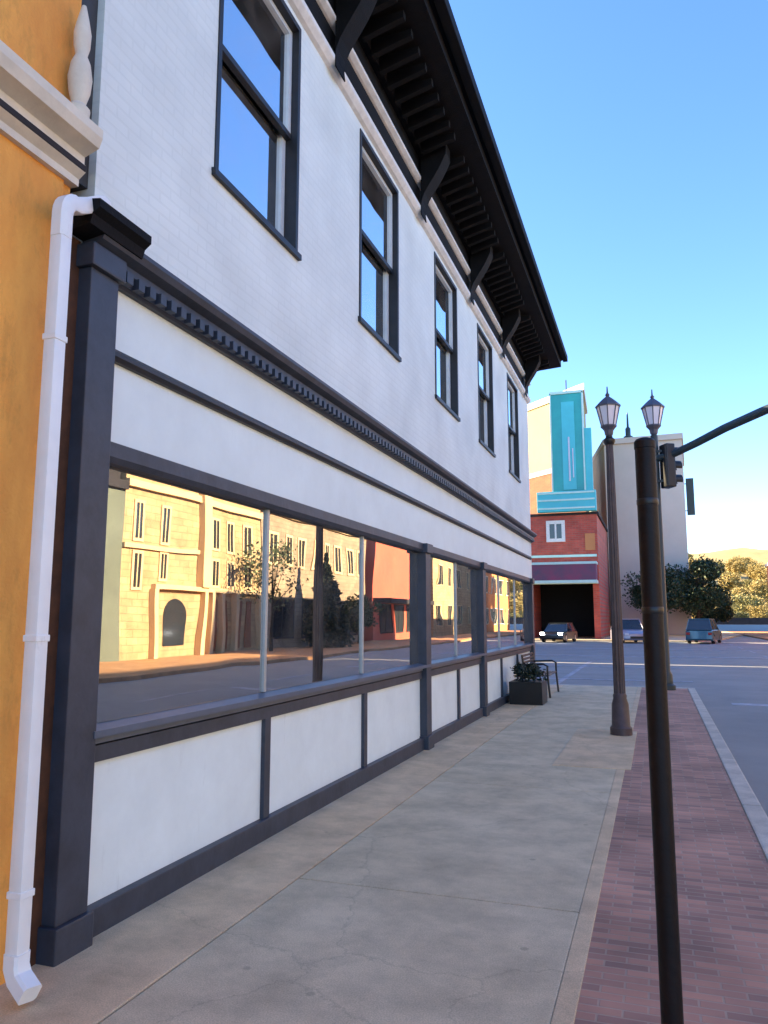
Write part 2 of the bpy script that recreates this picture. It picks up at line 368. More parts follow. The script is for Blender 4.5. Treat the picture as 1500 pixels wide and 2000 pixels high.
# ---------------------------------------------------------------- the shop building
shop = thing('shop_building', 'white painted two storey shop with charcoal storefront trim and black eaves', 'building', (-8, 3.2, 0))
OFF = Vector((8, -3.2, 0))
def sp(mb, name, m, parent=None, smooth=False, label=None):
    """build in world coordinates, parent to the shop keeping the place"""
    o = mb.build(name, m, None, smooth, label)
    p = parent or shop
    o.parent = p
    if p is shop: o.location = OFF
    return o
Y0, Y1 = 3.19, 18.95
WIN = [(4.36, 5.70), (7.20, 8.52), (10.20, 11.54), (13.08, 14.42), (16.06, 17.40)]
WZ0, WZ1 = 4.72, 6.90
# upper wall with real openings
m = MB()
TH = 0.30
ys = [Y0] + [v for w in WIN for v in w] + [Y1]
for i in range(0, len(ys), 2): m.box(S - TH, S, ys[i], ys[i + 1], WZ0, WZ1)
m.box(S - TH, S, Y0, Y1, 3.45, WZ0); m.box(S - TH, S, Y0, Y1, WZ1, 8.0)
bmesh.ops.remove_doubles(m.bm, verts=m.bm.verts[:], dist=1e-5)
sp(m, 'upper_wall', M['white_brick'])
m = MB(); m.box(-15, S - TH, Y1 - .3, Y1, -0.1, 8.0); m.box(-15, S - TH, Y0, Y0 + .28, -0.1, 8.0); m.box(-15.3, -15, Y0, Y1, -0.1, 8.0)
m.box(S - TH, S, Y1 - 0.235, Y1, -0.1, 3.449)
sp(m, 'side_wall', M['white_brick'])
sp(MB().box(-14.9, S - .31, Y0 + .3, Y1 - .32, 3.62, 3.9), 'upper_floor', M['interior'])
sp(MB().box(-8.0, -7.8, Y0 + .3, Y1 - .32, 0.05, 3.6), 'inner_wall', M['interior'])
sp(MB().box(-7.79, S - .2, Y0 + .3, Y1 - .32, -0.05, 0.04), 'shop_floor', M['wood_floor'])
# roof, soffit, fascia
ER = -1.98
m = MB()
m.extrude([(ER, 8.06), (ER, 8.13), (ER + .05, 8.16), (ER + .05, 8.26), (ER - .05, 8.30), (-15.4, 8.34), (-15.4, 7.95), (S - .3, 7.90), (ER, 7.98)], 'Y', Y0 - .25, Y1 + .42)
roof = sp(m, 'roof', M['black_eave'])
m = MB(); m.box(ER + .052, ER + .17, Y0 - .25, Y1 + .42, 8.10, 8.255, .012)
sp(m, 'gutter', M['black_eave'], roof)
# frieze
m = MB(); m.box(S, S + .030, Y0, Y1, 7.086, 7.41); m.box(S, S + .06, Y0, Y1, 7.50, 7.93); m.box(S + .06, S + .14, Y0, Y1, 7.78, 7.92)
sp(m, 'frieze', M['black_eave'])
m = MB(); m.extrude([(S, 6.97), (S + .04, 6.985), (S + .085, 7.03), (S + .085, 7.085), (S, 7.085)], 'Y', Y0, Y1)
m.extrude([(S, 7.41), (S + .05, 7.425), (S + .095, 7.455), (S + .095, 7.498), (S, 7.498)], 'Y', Y0, Y1)
sp(m, 'frieze_moulding', M['trim_white'])
# eave brackets: scrolled corbels under the soffit
def bracket_profile(d, z0, z1):
    pts = [(S + .087, z1), (S + d, z1), (S + d, z1 - .16)]
    for i in range(1, 9):
        t = i / 8; pts.append((S + .10 + (d - .10) * (1 - t) ** 1.7 + .03 * math.sin(t * math.pi * 2), z1 - .16 - (z1 - .16 - z0) * t))
    pts.append((S + .087, z0))
    return pts
for yb in (3.42, 6.42, 9.36, 12.32, 15.25, 18.2):
    o = MB().extrude(bracket_profile(.44, 6.96, 7.93), 'Y', yb - .12, yb + .12)
    br = sp(o, 'eave_bracket', M['black_eave'])
k = Y0 + .2
while k < Y1 - .1:
    if min(abs(k + .05 - b) for b in (3.42, 6.42, 9.36, 12.32, 15.25, 18.2)) > .22:
        sp(MB().extrude([(S + .142, 7.90), (S + .60, 7.92), (S + .60, 7.84), (S + .40, 7.79), (S + .142, 7.72)], 'Y', k, k + .075), 'modillion', M['black_eave'])
    k += .27
# upper windows
for (a, b) in WIN:
    fr = MB()
    D = 0.10
    # dark reveal lining and casing, 3 mm proud of the wall
    fr.box(S - D - .06, S + .012, a, a + .045, WZ0, WZ1); fr.box(S - D - .06, S + .012, b - .045, b, WZ0, WZ1)
    fr.box(S - D, S + .012, a + .045, b - .045, WZ1 - .05, WZ1)
    frame = sp(fr, 'window_frame', M['charcoal_dk'])
    si = MB().extrude([(S - D, WZ0 + .002), (S - D, WZ0 + .05), (S + .035, WZ0 + .02), (S + .035, WZ0 - .03), (S + .002, WZ0 - .03), (S + .002, WZ0 + .002)], 'Y', a - .03, b + .03)
    sp(si, 'sill', M['charcoal_dk'], frame)
    mid = (WZ0 + WZ1) / 2 + .02
    up = MB(); x0, x1 = S - D, S - D + .045
    up.box(x0, x1, a + .047, a + .095, mid, WZ1 - .052); up.box(x0, x1, b - .100, b - .047, mid, WZ1 - .052)
    up.box(x0, x1, a + .097, b - .102, WZ1 - .10, WZ1 - .052)
    lo_x0, lo_x1 = S - D - .05, S - D - .004
    up.box(lo_x0, lo_x1, a + .047, a + .095, WZ0 + .055, mid); up.box(lo_x0, lo_x1, b - .110, b - .047, WZ0 + .055, mid)
    sp(up, 'sash', M['sash'], frame)
    sp(MB().box(x0 - .004, x1 + .006, a + .049, b - .049, mid - .03, mid + .02), 'meeting_rail', M['charcoal_dk'], frame)
    sp(MB().box(lo_x0, lo_x1 + .004, a + .097, b - .112, WZ0 + .053, WZ0 + .12), 'bottom_rail', M['charcoal_dk'], frame)
    sp(MB().box(x0 + .014, x0 + .020, a + .095, b - .100, mid + .02, WZ1 - .10), 'pane', M['glass_up'], frame)
    sp(MB().box(lo_x0 + .014, lo_x0 + .020, a + .095, b - .110, WZ0 + .12, mid - .03), 'pane', M['glass_up'], frame)
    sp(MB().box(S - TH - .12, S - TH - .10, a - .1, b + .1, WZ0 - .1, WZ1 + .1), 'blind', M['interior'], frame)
# storefront fascia
m = MB(); m.box(S - .06, S, 3.32, Y1 - .24, 3.095, 3.449); m.box(S - .06, S, 3.32, Y1 - .24, 2.562, 3.02)
# vertical board joints of the sign band are cut as thin reveals
sp(m, 'fascia', M['white_paint'])
m = MB(); m.extrude([(S - .05, 3.02), (S + .028, 3.02), (S + .045, 3.045), (S + .045, 3.07), (S + .02, 3.095), (S - .05, 3.095)], 'Y', 3.32, Y1 - .24)
sp(m, 'fascia_rail', M['charcoal_dk'])
m = MB(); m.extrude([(S, 3.45), (S + .03, 3.45), (S + .05, 3.475), (S + .05, 3.52), (S + .075, 3.53), (S + .075, 3.575), (S + .13, 3.60), (S + .15, 3.635), (S + .15, 3.66), (S, 3.70)], 'Y', 3.12, Y1)
cor = sp(m, 'cornice', M['charcoal'])
comb = [(S + .0505, 3.37)]; k = 3.37
while k < Y1 - .12:
    comb += [(S + .10, k), (S + .10, k + .055), (S + .054, k + .055), (S + .054, k + .105)]; k += .105
comb.append((S + .0505, k))
m = MB(); m.prism(comb, 3.466, 3.5285)
sp(m, 'dentil_course', M['charcoal'], cor)
m = MB(); m.extrude([(S + .002, 3.60), (S + .15, 3.62), (S + .165, 3.67), (S + .205, 3.70), (S + .205, 3.745), (S + .002, 3.775)], 'Y', 3.00, 3.43)
sp(m, 'cornice_cap', M['black_eave'], cor)
# head, sill, base
bay_edges = [3.25, 9.50, 12.95, 18.60]
PW = .22
pil = [3.12, 9.42, 12.90, 18.45]
sp(MB().extrude([(S - .16, 2.45), (S + .02, 2.45), (S + .04, 2.48), (S + .04, 2.56), (S - .16, 2.56)], 'Y', 3.32, Y1 - .24), 'window_head', M['charcoal'])
sp(MB().extrude([(S - .16, .96), (S - .16, 1.065), (S + .075, 1.03), (S + .075, .995), (S + .02, .985), (S + .02, .955), (S - .16, .945)], 'Y', 3.32, Y1 - .24), 'window_sill', M['ledge'])
m = MB(); m.box(S - .10, S + .012, 3.32, Y1 - .24, .86, .944)
m.box(S - .10, S + .035, 3.32, Y1 - .24, -.05, .14, .006)
sp(m, 'base_rail', M['charcoal'])
stiles = [5.33, 7.42, 11.38, 14.80, 16.60]
segs = [(3.30, 5.33), (5.33, 7.42), (7.42, 9.42), (9.64, 11.38), (11.38, 12.90), (13.12, 14.80), (14.80, 16.60), (16.60, 18.45)]
for (a, b) in segs:
    a2 = a + (.045 if a in stiles else 0); b2 = b - (.045 if b in stiles else 0)
    sp(MB().box(S - .05, S - .022, a2, b2, .141, .859), 'base_panel', M['panel_white'])
    a3 = a + (.02 if a in stiles else 0); b3 = b - (.02 if b in stiles else 0)
    g = MB().box(S - .050, S - .042, a3, b3, 1.05, 2.449)
    sp(g, 'shop_pane', M['glass'])
for st in stiles:
    sp(MB().box(S - .07, S + .010, st - .045, st + .045, .141, .859), 'panel_stile', M['charcoal'])
    sp(MB().box(S - .08, S - .022, st - .019, st + .019, 1.05, 2.449, .004), 'mullion', M['alu'])
for i, p in enumerate(pil):
    m = MB(); m.box(S - .14, S + .07, p, p + PW, .16, 2.44 if i else 3.45, .006)
    m.box(S - .14, S + .095, p - .022, p + PW + .022, -.04, .16, .008)
    m.box(S - .14, S + .10, p - .025, p + PW + .025, (2.44 if i else 3.45), (2.56 if i else 3.579), .01)
    pl = sp(m, 'pilaster', M['charcoal'])
# dark strips standing for the shade in the gap to the neighbour
sp(MB().box(S - .25, S - .012, 2.965, 3.12, -.05, 3.6), 'gap_shade_lower', M['gap_brown'])
sp(MB().box(S - .25, S - .05, 3.035, 3.19, 3.95, 8.0), 'gap_shade_upper', M['gap'])
# downspout
px, py = -2.62, 2.775
m = MB()
m.box(px - .035, px + .035, py - .037, py + .037, .14, 3.47, .012)
ds = sp(m, 'downspout', M['pipe'], smooth=True)
# elbow: sweep a rounded rectangle
def sweep_rect(mb, pts, w, h, side=Vector((0, 1, 0))):
    rings = []
    for i, p in enumerate(pts):
        p = Vector(p); d = (Vector(pts[min(i + 1, len(pts) - 1)]) - Vector(pts[max(i - 1, 0)])).normalized()
        a = side - d * side.dot(d); a.normalize(); b = d.cross(a).normalized()
        rings.append([mb.bm.verts.new(p + a * (sx * w) + b * (sy * h)) for sx, sy in ((-1, -.7), (-.75, -1), (.75, -1), (1, -.7), (1, .7), (.75, 1), (-.75, 1), (-1, .7))])
    n = 8
    for k in range(len(rings) - 1):
        for i in range(n): mb.bm.faces.new((rings[k][i], rings[k][(i + 1) % n], rings[k + 1][(i + 1) % n], rings[k + 1][i]))
    mb.bm.faces.new(rings[0][::-1]); mb.bm.faces.new(rings[-1])
    return mb
e = MB()
c = Vector((px - .015, py + .04, 3.50))
pts = [(px, py, 3.42), (px, py, 3.54)]
for i in range(1, 7):
    t = i / 6 * math.pi / 2
    pts.append((px - .02 * (1 - math.cos(t)), py + .10 * (1 - math.cos(t)), 3.54 + .10 * math.sin(t)))
pts += [(px - .05, py + .20, 3.70), (px - .10, py + .33, 3.79), (px - .14, py + .43, 3.85), (px - .21, py + .54, 3.90)]
sweep_rect(e, pts, .037, .040, Vector((1, 0, 0)))
sp(e, 'elbow', M['pipe'], ds, True)
e = MB(); sweep_rect(e, [(px, py, .20), (px, py, .145), (px + .02, py - .0, .10), (px + .10, py - .02, .055)], .044, .040)
sp(e, 'outlet_shoe', M['pipe'], ds, True)
for z in (.42, 1.5, 2.9):
    sp(MB().box(px - .039, px + .039, py - .041, py + .041, z, z + .03, .004), 'strap', M['pipe'], ds)

# interior things seen dimly through the glass
# ---------------------------------------------------------------- ochre neighbour
ob = thing('ochre_building', 'ochre stucco building with cream cornice beside the white shop', 'building', (-8, 0, 0))
def op(mb, name, m, parent=None, **k):
    o = mb.build(name, m, None, **k); o.parent = parent or ob
    if parent is None: o.location = Vector((8, 0, 0))
    return o
op(MB().box(-15, S, -14, 2.96, -.1, 8.2), 'wall', M['ochre'])
op(MB().box(-15, S - .02, 2.96, 3.03, 3.72, 8.2), 'wall_return', M['ochre'])
op(MB().extrude([(S - .02, 3.86), (S + .03, 3.86), (S + .03, 3.90), (S + .07, 3.93), (S + .07, 3.97), (S + .06, 3.98), (S + .06, 4.02), (S + .15, 4.05), (S + .17, 4.10), (S + .17, 4.15), (S, 4.19)], 'Y', -14, 3.034), 'cornice', M['cream'])
op(MB().extrude([(S + .031, 3.905), (S + .075, 3.935), (S + .075, 3.965), (S + .031, 3.965)], 'Y', -14, 3.03), 'cornice_shadow', M['roof_dk'])  # dark strip drawn for the shadow low on the cornice
m = MB(); c = (S + .07, 2.955, 0)
m.lathe([(.055, 4.19), (.06, 4.24), (.035, 4.27), (.055, 4.34), (.062, 4.42), (.05, 4.50), (.03, 4.55), (.042, 4.60), (.045, 4.68), (.03, 4.76), (.012, 4.84)], c, 16)
op(m, 'corner_finial', M['cream'], smooth=True)
op(MB().box(-15.2, S + .12, -14.1, 3.03, 8.2, 8.45, .03), 'parapet_cap', M['cream'])

# ---------------------------------------------------------------- street furniture
# near pole, bare steel sign pole in the brick strip
np_ = thing('sign_pole', 'dark bronze round pole standing nearest in the brick paving', 'pole', (-0.008, 3.0, 0))
MB().lathe([(.037, 0), (.037, 2.235), (.039, 2.236), (.039, 2.262), (.031, 2.272), (.012, 2.278)], n=28).build('shaft', M['pole_dark'], np_, True)
m = MB().lathe([(.10, 0), (.10, .012), (.055, .02), (.050, .06), (.043, .075)], n=28)
MB_ = m.build('base_flange', M['pole_dark'], np_, True)
for z in (2.02, 1.62):
    MB().lathe([(.0375, 0), (.0392, .004), (.0392, .020), (.0375, .024)], (0, 0, z), 24).build('band', M['black'], np_, True)

def lantern(parent, z, s, mats=('lamp_glass', 'black')):
    """post-top lantern: cup, tapered glass with bars, roof and spike"""
    MB().lathe([(.05 * s, 0), (.085 * s, .05 * s), (.10 * s, .14 * s), (.15 * s, .20 * s), (.17 * s, .22 * s), (.17 * s, .25 * s)], (0, 0, z), 8).build('lantern_cup', M[mats[1]], parent)
    MB().lathe([(.145 * s, .25 * s), (.235 * s, .66 * s)], (0, 0, z), 8).build('lantern_glass', M[mats[0]], parent)
    m = MB()
    for k in range(8):
        a = 2 * math.pi * k / 8
        m.tube([(.15 * s * math.cos(a), .15 * s * math.sin(a), z + .25 * s), (.242 * s * math.cos(a), .242 * s * math.sin(a), z + .66 * s)], .012 * s, 6)
    m.build('lantern_bars', M[mats[1]], parent)
    MB().lathe([(.27 * s, .66 * s), (.27 * s, .69 * s), (.16 * s, .80 * s), (.09 * s, .86 * s), (.035 * s, .90 * s), (.05 * s, .94 * s), (.02 * s, .98 * s), (.012 * s, 1.12 * s)], (0, 0, z), 8).build('lantern_roof', M[mats[1]], parent)

lp = thing('street_lamp', 'brown street lamp with one lantern standing at the pavement edge', 'street lamp', (-0.52, 11.5, 0))
MB().lathe([(.15, 0), (.15, .10), (.125, .13), (.115, .42), (.09, .50), (.095, .54), (.08, .57)], n=16).build('base', M['pole_brown'], lp, True)
fl = []
m = MB()
n = 24
rings = []
for (r, z) in [(.082, .57), (.078, 1.5), (.066, 3.0), (.052, 4.15)]:
    rings.append([m.bm.verts.new(((r * (1 if k % 2 else .86)) * math.cos(2 * math.pi * k / n), (r * (1 if k % 2 else .86)) * math.sin(2 * math.pi * k / n), z)) for k in range(n)])
for k in range(3):
    for i in range(n): m.bm.faces.new((rings[k][i], rings[k][(i + 1) % n], rings[k + 1][(i + 1) % n], rings[k + 1][i]))
m.build('shaft', M['pole_brown'], lp)
MB().lathe([(.06, 4.13), (.085, 4.17), (.085, 4.21), (.05, 4.24), (.05, 4.26)], n=16).build('collar', M['black'], lp, True)
lantern(lp, 4.25, .68, ('lamp_glass', 'lamp_metal'))

sg = thing('signal_pole', 'traffic signal pole on the corner with a mast arm, lantern and signal head', 'traffic signal', (.17, 19.1, 0))
MB().lathe([(.20, 0), (.20, .10), (.15, .14), (.14, .34), (.11, .40), (.10, .42), (.085, 5.95)], n=20).build('shaft', M['steel'], sg, True)
lantern(sg, 5.95, 1.02, ('lamp_glass', 'lamp_metal'))
arm = [(0.03, -.02, 5.38), (.45, -.15, 5.46), (.9, -.35, 5.62), (1.5, -.62, 5.86), (2.3, -.95, 6.12), (3.2, -1.35, 6.34), (4.4, -1.8, 6.52), (6.0, -2.3, 6.64)]
MB().tube(arm, [.085, .088, .092, .096, .10, .104, .108, .11], 12).build('mast_arm', M['steel'], sg, True)
def signal_head(parent, loc, rz):
    h = MB().box(-.17, .17, -.11, .11, -.52, .52, .03).build('signal_head', M['black'], parent)
    h.location = loc; h.rotation_euler = (0, 0, rz)
    for k, mm in enumerate(('lens_green', 'lens_amber', 'lens_red')):
        z = -.33 + k * .33
        q = MB(); q.lathe([(.115, 0), (.115, .012), (.02, .02)], n=18)
        l = q.build('lens', M[mm], h, True); l.rotation_euler = (R(-90), 0, 0); l.location = (0, .112, z)
        v = MB()
        pts_o, pts_i = [], []
        for i in range(11):
            a = R(-30 + 24 * i)
            pts_o.append((.135 * math.cos(a), .135 * math.sin(a))); pts_i.append((.122 * math.cos(a), .122 * math.sin(a)))
        for i in range(10):
            quad = [pts_o[i], pts_o[i + 1], pts_i[i + 1], pts_i[i]]
            v.extrude(quad, 'Y', .112, .30)
        vv = v.build('visor', M['black'], h); vv.location = (0, 0, z)
    return h
signal_head(sg, (.27, -.06, 5.18), R(-60))
MB().box(.02, .26, -.09, -.03, 5.52, 5.58).build('bracket', M['black'], sg); MB().box(.02, .26, -.09, -.03, 4.80, 4.86).build('bracket', M['black'], sg)

# bench against the far end of the shop front
bn = thing('bench', 'black slatted metal bench against the far end of the storefront', 'bench', (-2.36, 17.0, 0))
m = MB()
for k in range(7): m.box(-.20 + k * .065, -.155 + k * .065, -.75, .75, .43, .455, .006)
m.build('seat', M['black'], bn)
m = MB()
for k in range(5): m.box(-.262 - k * .012, -.238 - k * .012, -.75, .75, .53 + k * .07, .578 + k * .07, .006)
m.build('backrest', M['black'], bn)
for s_ in (-1, 1):
    q = MB()
    q.tube([(-.30, s_ * .72, .86), (-.24, s_ * .72, .46), (-.28, s_ * .72, 0)], .022, 8)
    q.build('leg', M['black'], bn, True)
    q = MB(); q.tube([(.26, s_ * .72, 0), (.22, s_ * .72, .44), (.22, s_ * .72, .64), (.14, s_ * .72, .68), (-.26, s_ * .72, .66)], .022, 8)
    q.build('armrest', M['black'], bn, True)
# dark planter tub behind it
pt = thing('planter', 'black planter tub with a low dark shrub beside the storefront', 'planter', (-2.37, 15.2, 0))
MB().extrude([(-.34, 0), (.34, 0), (.38, .42), (-.38, .42)], 'X', -.31, .31).build('tub', M['black'], pt)

# ---------------------------------------------------------------- trees
def leaf_cloud(mb, centres, per, size, flat=0.8):
    for (c, rad) in centres:
        for _ in range(per):
            while True:
                v = Vector((random.uniform(-1, 1), random.uniform(-1, 1), random.uniform(-1, 1)))
                if v.length <= 1: break
            v = v * random.uniform(.7, 1.25)
            p = Vector(c) + Vector((v.x * rad, v.y * rad, v.z * rad * flat))
            s = size * random.uniform(.6, 1.3)
            a = Vector((random.gauss(0, 1), random.gauss(0, 1), random.gauss(0, 1))).normalized()
            b = a.cross(Vector((random.gauss(0, 1), random.gauss(0, 1), random.gauss(0, 1)))).normalized()
            vs = [mb.bm.verts.new(p + a * s), mb.bm.verts.new(p + b * s * .55), mb.bm.verts.new(p - a * s), mb.bm.verts.new(p - b * s * .55)]
            mb.bm.faces.new(vs)
def make_tree(name, label, h, w, leafm, n_clump=26, per=150, leaf=.16, trunk_h=.35, group=None, loc=(0, 0, 0), seed=1, kind='round', tr=.16):
    random.seed(seed)
    t = thing(name, label, 'tree', loc, random.uniform(0, 6), group)
    cz = h * (1 + trunk_h) / 2; rz = h * (1 - trunk_h) / 2
    cs = []
    for k in range(n_clump):
        if kind == 'cone':
            u = random.random() ** .8; z = h * trunk_h + u * h * (1 - trunk_h) * .95
            r = w * .5 * (1 - u) * .8; a = random.uniform(0, 6.28)
            cs.append(((r * math.cos(a), r * math.sin(a), z), w * .22 * (1.15 - u)))
        else:
            a = random.uniform(0, 6.28); u = random.uniform(-.9, .9); rr = math.sqrt(1 - u * u) * random.uniform(.45, .85)
            cs.append(((w * .5 * rr * math.cos(a), w * .5 * rr * math.sin(a), cz + rz * u * .8), w * random.uniform(.13, .27)))
    m = MB()
    m.tube([(0, 0, -.05), (.03, 0, h * .15), (-.02, .04, h * .35), (.04, 0, h * .6), (0, 0, h * .85)], [tr * 1.3, tr, tr * .8, tr * .45, tr * .12], 9)
    for (c, r) in cs[::3]:
        m.tube([(0, 0, h * trunk_h * random.uniform(.7, 1.2)), (c[0] * .5, c[1] * .5, (c[2] + h * trunk_h) * .5), (c[0], c[1], c[2])], [tr * .4, tr * .22, tr * .08], 5)
    m.build('trunk', M['bark'], t, True)
    q = MB(); leaf_cloud(q, cs, per, leaf); q.build('crown', M[leafm], t)
    return t
random.seed(3)
q = MB(); leaf_cloud(q, [((0, 0, .50), .32), ((.12, -.16, .58), .17), ((-.14, .14, .60), .18), ((.05, .2, .66), .10)], 220, .04); q.build('shrub', M['leaf_ever'], pt)

make_tree('street_tree', 'large dark green tree right of the grey tower', 7.6, 6.4, 'leaf_dark', 34, 300, .145, .28, loc=(4.0, 82, -.02), seed=11)
make_tree('street_tree', 'dark green tree directly in front of the grey tower', 6.8, 5.0, 'leaf_dark', 28, 260, .145, .28, loc=(0.2, 78, -.02), seed=12)
make_tree('street_tree', 'low wide dark tree at the right end of the dark row', 4.8, 4.2, 'leaf_dark', 24, 260, .14, .22, loc=(6.3, 97, -.02), seed=13)
# trees across the street, mirrored in the shop glass
make_tree('pavement_tree', 'sparse young tree reflected left of the dark evergreen in the shop glass', 5.6, 3.6, 'leaf_sage', 22, 46, .10, .38, loc=(12.3, 34.5, 0), seed=21, tr=.09)
make_tree('evergreen_tree', 'narrow nearly black evergreen reflected in the middle of the shop glass', 5.6, 2.7, 'leaf_ever', 80, 130, .14, .02, loc=(12.4, 41.5, 0), seed=22, kind='cone')
make_tree('evergreen_tree', 'small round evergreen reflected beside the coral building', 3.4, 2.6, 'leaf_dark', 22, 120, .12, .15, loc=(12.6, 47.5, 0), seed=23)

# ---------------------------------------------------------------- far buildings
def box_windows(parent, rects, plane, axis, glass='glass_far', framem='trim_white', fw=.10, proud=.05, depth=.12):
    """each window: a frame with its pane as child; plane coordinate faces the street"""
    for (a0, a1, z0, z1) in rects:
        f = MB(); g = MB()
        for (u0, u1, v0, v1) in ((a0 - fw, a0, z0 - fw, z1 + fw), (a1, a1 + fw, z0 - fw, z1 + fw), (a0, a1, z1, z1 + fw), (a0, a1, z0 - fw, z0), ((a0 + a1) / 2 - fw * .25, (a0 + a1) / 2 + fw * .25, z0, z1)):
            if axis == 'X': f.box(plane - proud, plane + .02, u0, u1, v0, v1)
            else: f.box(u0, u1, plane - proud, plane + .02, v0, v1)
        fo = f.build('window', M[framem]); fo.parent = parent; fo.location = -parent.location
        if axis == 'X': g.box(plane - proud * .3, plane + .01, a0, a1, z0, z1)
        else: g.box(a0, a1, plane - proud * .3, plane + .01, z0, z1)
        g.build('pane', M[glass], fo)
def wp(parent, mb, name, m, label=None, smooth=False):
    o = mb.build(name, m, None, smooth, label); o.parent = parent; o.location = -parent.location
    return o

th = thing('theatre_building', 'red brick theatre beyond the cross street with dark open entrance', 'building', (-9, 66, 0))
m = MB(); m.box(-22, -4.25, 66, 80, 6.2, 10.3); m.box(-22, -9.9, 66, 80, 0, 6.2); m.box(-4.75, -4.25, 66, 80, 0, 6.2)
wp(th, m, 'wall', M['red_brick'])
wp(th, MB().box(-22.1, -4.1, 65.9, 80.1, 10.3, 10.52), 'parapet', M['roof_dk'])
m = MB(); m.box(-9.9, -4.75, 72, 72.3, 0, 6.2); m.box(-9.9, -4.75, 66.1, 72, 6.0, 6.2)
wp(th, m, 'entrance_recess', M['dark_open'])
mq = wp(th, MB().box(-10.6, -4.35, 64.4, 65.998, 4.75, 6.05), 'marquee', M['magenta'])
m = MB(); m.box(-10.65, -4.30, 64.35, 65.99, 6.051, 6.25); m.box(-10.65, -4.30, 64.35, 65.99, 4.50, 4.749)
m.build('marquee_trim', M['mint'], mq)
box_windows(th, [(-8.15, -7.15, 8.35, 9.6), (-11.8, -10.8, 8.35, 9.6)], 66, 'Y', fw=.28, proud=.12)
wp(th, MB().box(-5.25, -4.45, 65.93, 65.998, 7.3, 8.7), 'sunlit_patch', M['orange_w'])  # patch of sunlight on the brick, made as an orange sheet
wp(th, MB().box(-22, -4.35, 65.93, 65.999, 6.75, 6.95), 'string_course', M['mint'])

bs = thing('blade_sign', 'tall teal vertical theatre sign rising above the red brick roof', 'sign', (-6.35, 65.6, 0))
MB().box(-1.35, 1.3, -.25, .30, 12.3, 20.7, .03).build('panel', M['teal'], bs)
MB().box(-.45, .62, -.30, -.252, 12.4, 20.0).build('panel_inset', M['teal_lt'], bs)
m = MB(); m.box(-1.42, -1.30, -.32, .34, 12.3, 20.8); m.box(1.25, 1.37, -.32, .34, 12.3, 20.8); m.box(-1.42, 1.37, -.32, .34, 20.72, 20.95)
m.build('edge_trim', M['mint'], bs)
MB().box(1.38, 1.95, -.20, .26, 12.3, 17.6, .02).build('side_panel', M['teal_lt'], bs)
MB().box(-2.7, 2.15, -.35, .36, 10.55, 12.28, .03).build('lower_panel', M['teal_lt'], bs)
m = MB()
for z in (10.75, 11.45, 12.05): m.box(-2.6, 2.05, -.40, -.351, z, z + .14)
m.build('lower_trim', M['mint'], bs)
m = MB()
for k in range(0):
    z = 13.3 + k * .88
    m.box(-.12, .30, -.36, -.301, z, z + .10); m.box(-.12, -.02, -.36, -.301, z + .10, z + .55); m.box(.20, .30, -.36, -.301, z + .10, z + .55); m.box(-.12, .30, -.36, -.301, z + .55, z + .64)
m.tube([(.10, -.33, 13.1), (.10, -.33, 16.9)], .07, 8)
m.build('pale_tube', M['letters'], bs)
MB().tube([(.40, -.33, 13.4), (.40, -.33, 15.9)], .05, 8).build('pale_tube', M['letters'], bs)
MB().tube([(0, 0, 20.95), (0, 0, 22.0)], .05, 8).build('mast', M['steel'], bs)
m = MB()
for x in (-1.0, 1.0): m.tube([(x, .3, 10.4), (x, .9, 10.4), (x, 3.0, 10.52)], .06, 6)
m.build('bracing', M['steel'], bs)

ab = thing('corner_office', 'sunlit cream and orange building standing at an angle behind the theatre', 'building', (-10, 84, 0))
foot = [(-6.2, 80.5), (-6.6, 90), (-15, 97), (-17.5, 91)]
def pr(foot, z0, z1): return MB().prism(foot, z0, z1)
wp(ab, pr(foot, 0, 17.6), 'lower_wall', M['orange_brick'])
wp(ab, pr(foot, 17.6, 25.3), 'upper_wall', M['cream_y'])
def grow(foot, s):
    cx = sum(p[0] for p in foot) / len(foot); cy = sum(p[1] for p in foot) / len(foot)
    return [(cx + (x - cx) * s, cy + (y - cy) * s) for x, y in foot]
wp(ab, pr(grow(foot, 1.05), 25.3, 26.0), 'cornice', M['cream'])
wp(ab, pr(grow(foot, 1.02), 17.4, 17.9), 'string_course', M['cream'])

gt = thing('grey_tower', 'plain grey tower block with a sunlit left edge behind the poles', 'building', (0, 92, 0))
foot = [(-4.4, 85), (3.45, 84.6), (4.1, 100), (-7.5, 101)]
wp(gt, pr(foot, 0, 20.3), 'wall', M['tower'])
wp(gt, pr(grow(foot, 1.03), 20.3, 20.9), 'parapet', M['tower'])
m = MB()
m = MB(); m.prism([(-4.42, 84.98), (-4.38, 85.3), (-7.4, 100.9), (-7.75, 100.9)], 0, 20.28)
wp(gt, m, 'sunlit_side_skin', M['tower_sunlit'])  # left face overlaid in the painted sunlit tone
m = MB().lathe([(.5, 20.9), (.5, 21.4), (.28, 21.5), (.28, 22.3), (.12, 22.5), (.08, 23.9), (.02, 24.2)], (-1.9, 86.5, 0), 12)
wp(gt, m, 'roof_vent', M['steel'], smooth=True)
# projecting sign on the tower's right side
sn = thing('projecting_sign', 'dark green hanging sign projecting from the right side of the grey tower', 'sign', (4.2, 90, 0))
MB().box(-.35, .45, -.1, .1, 12.9, 17.0, .04).build('panel', M['steel'], sn)
m = MB(); m.tube([(-.9, 0, 16.4), (-.3, 0, 16.4)], .05, 6); m.tube([(-.9, 0, 13.4), (-.3, 0, 13.4)], .05, 6); m.build('bracket', M['black'], sn)

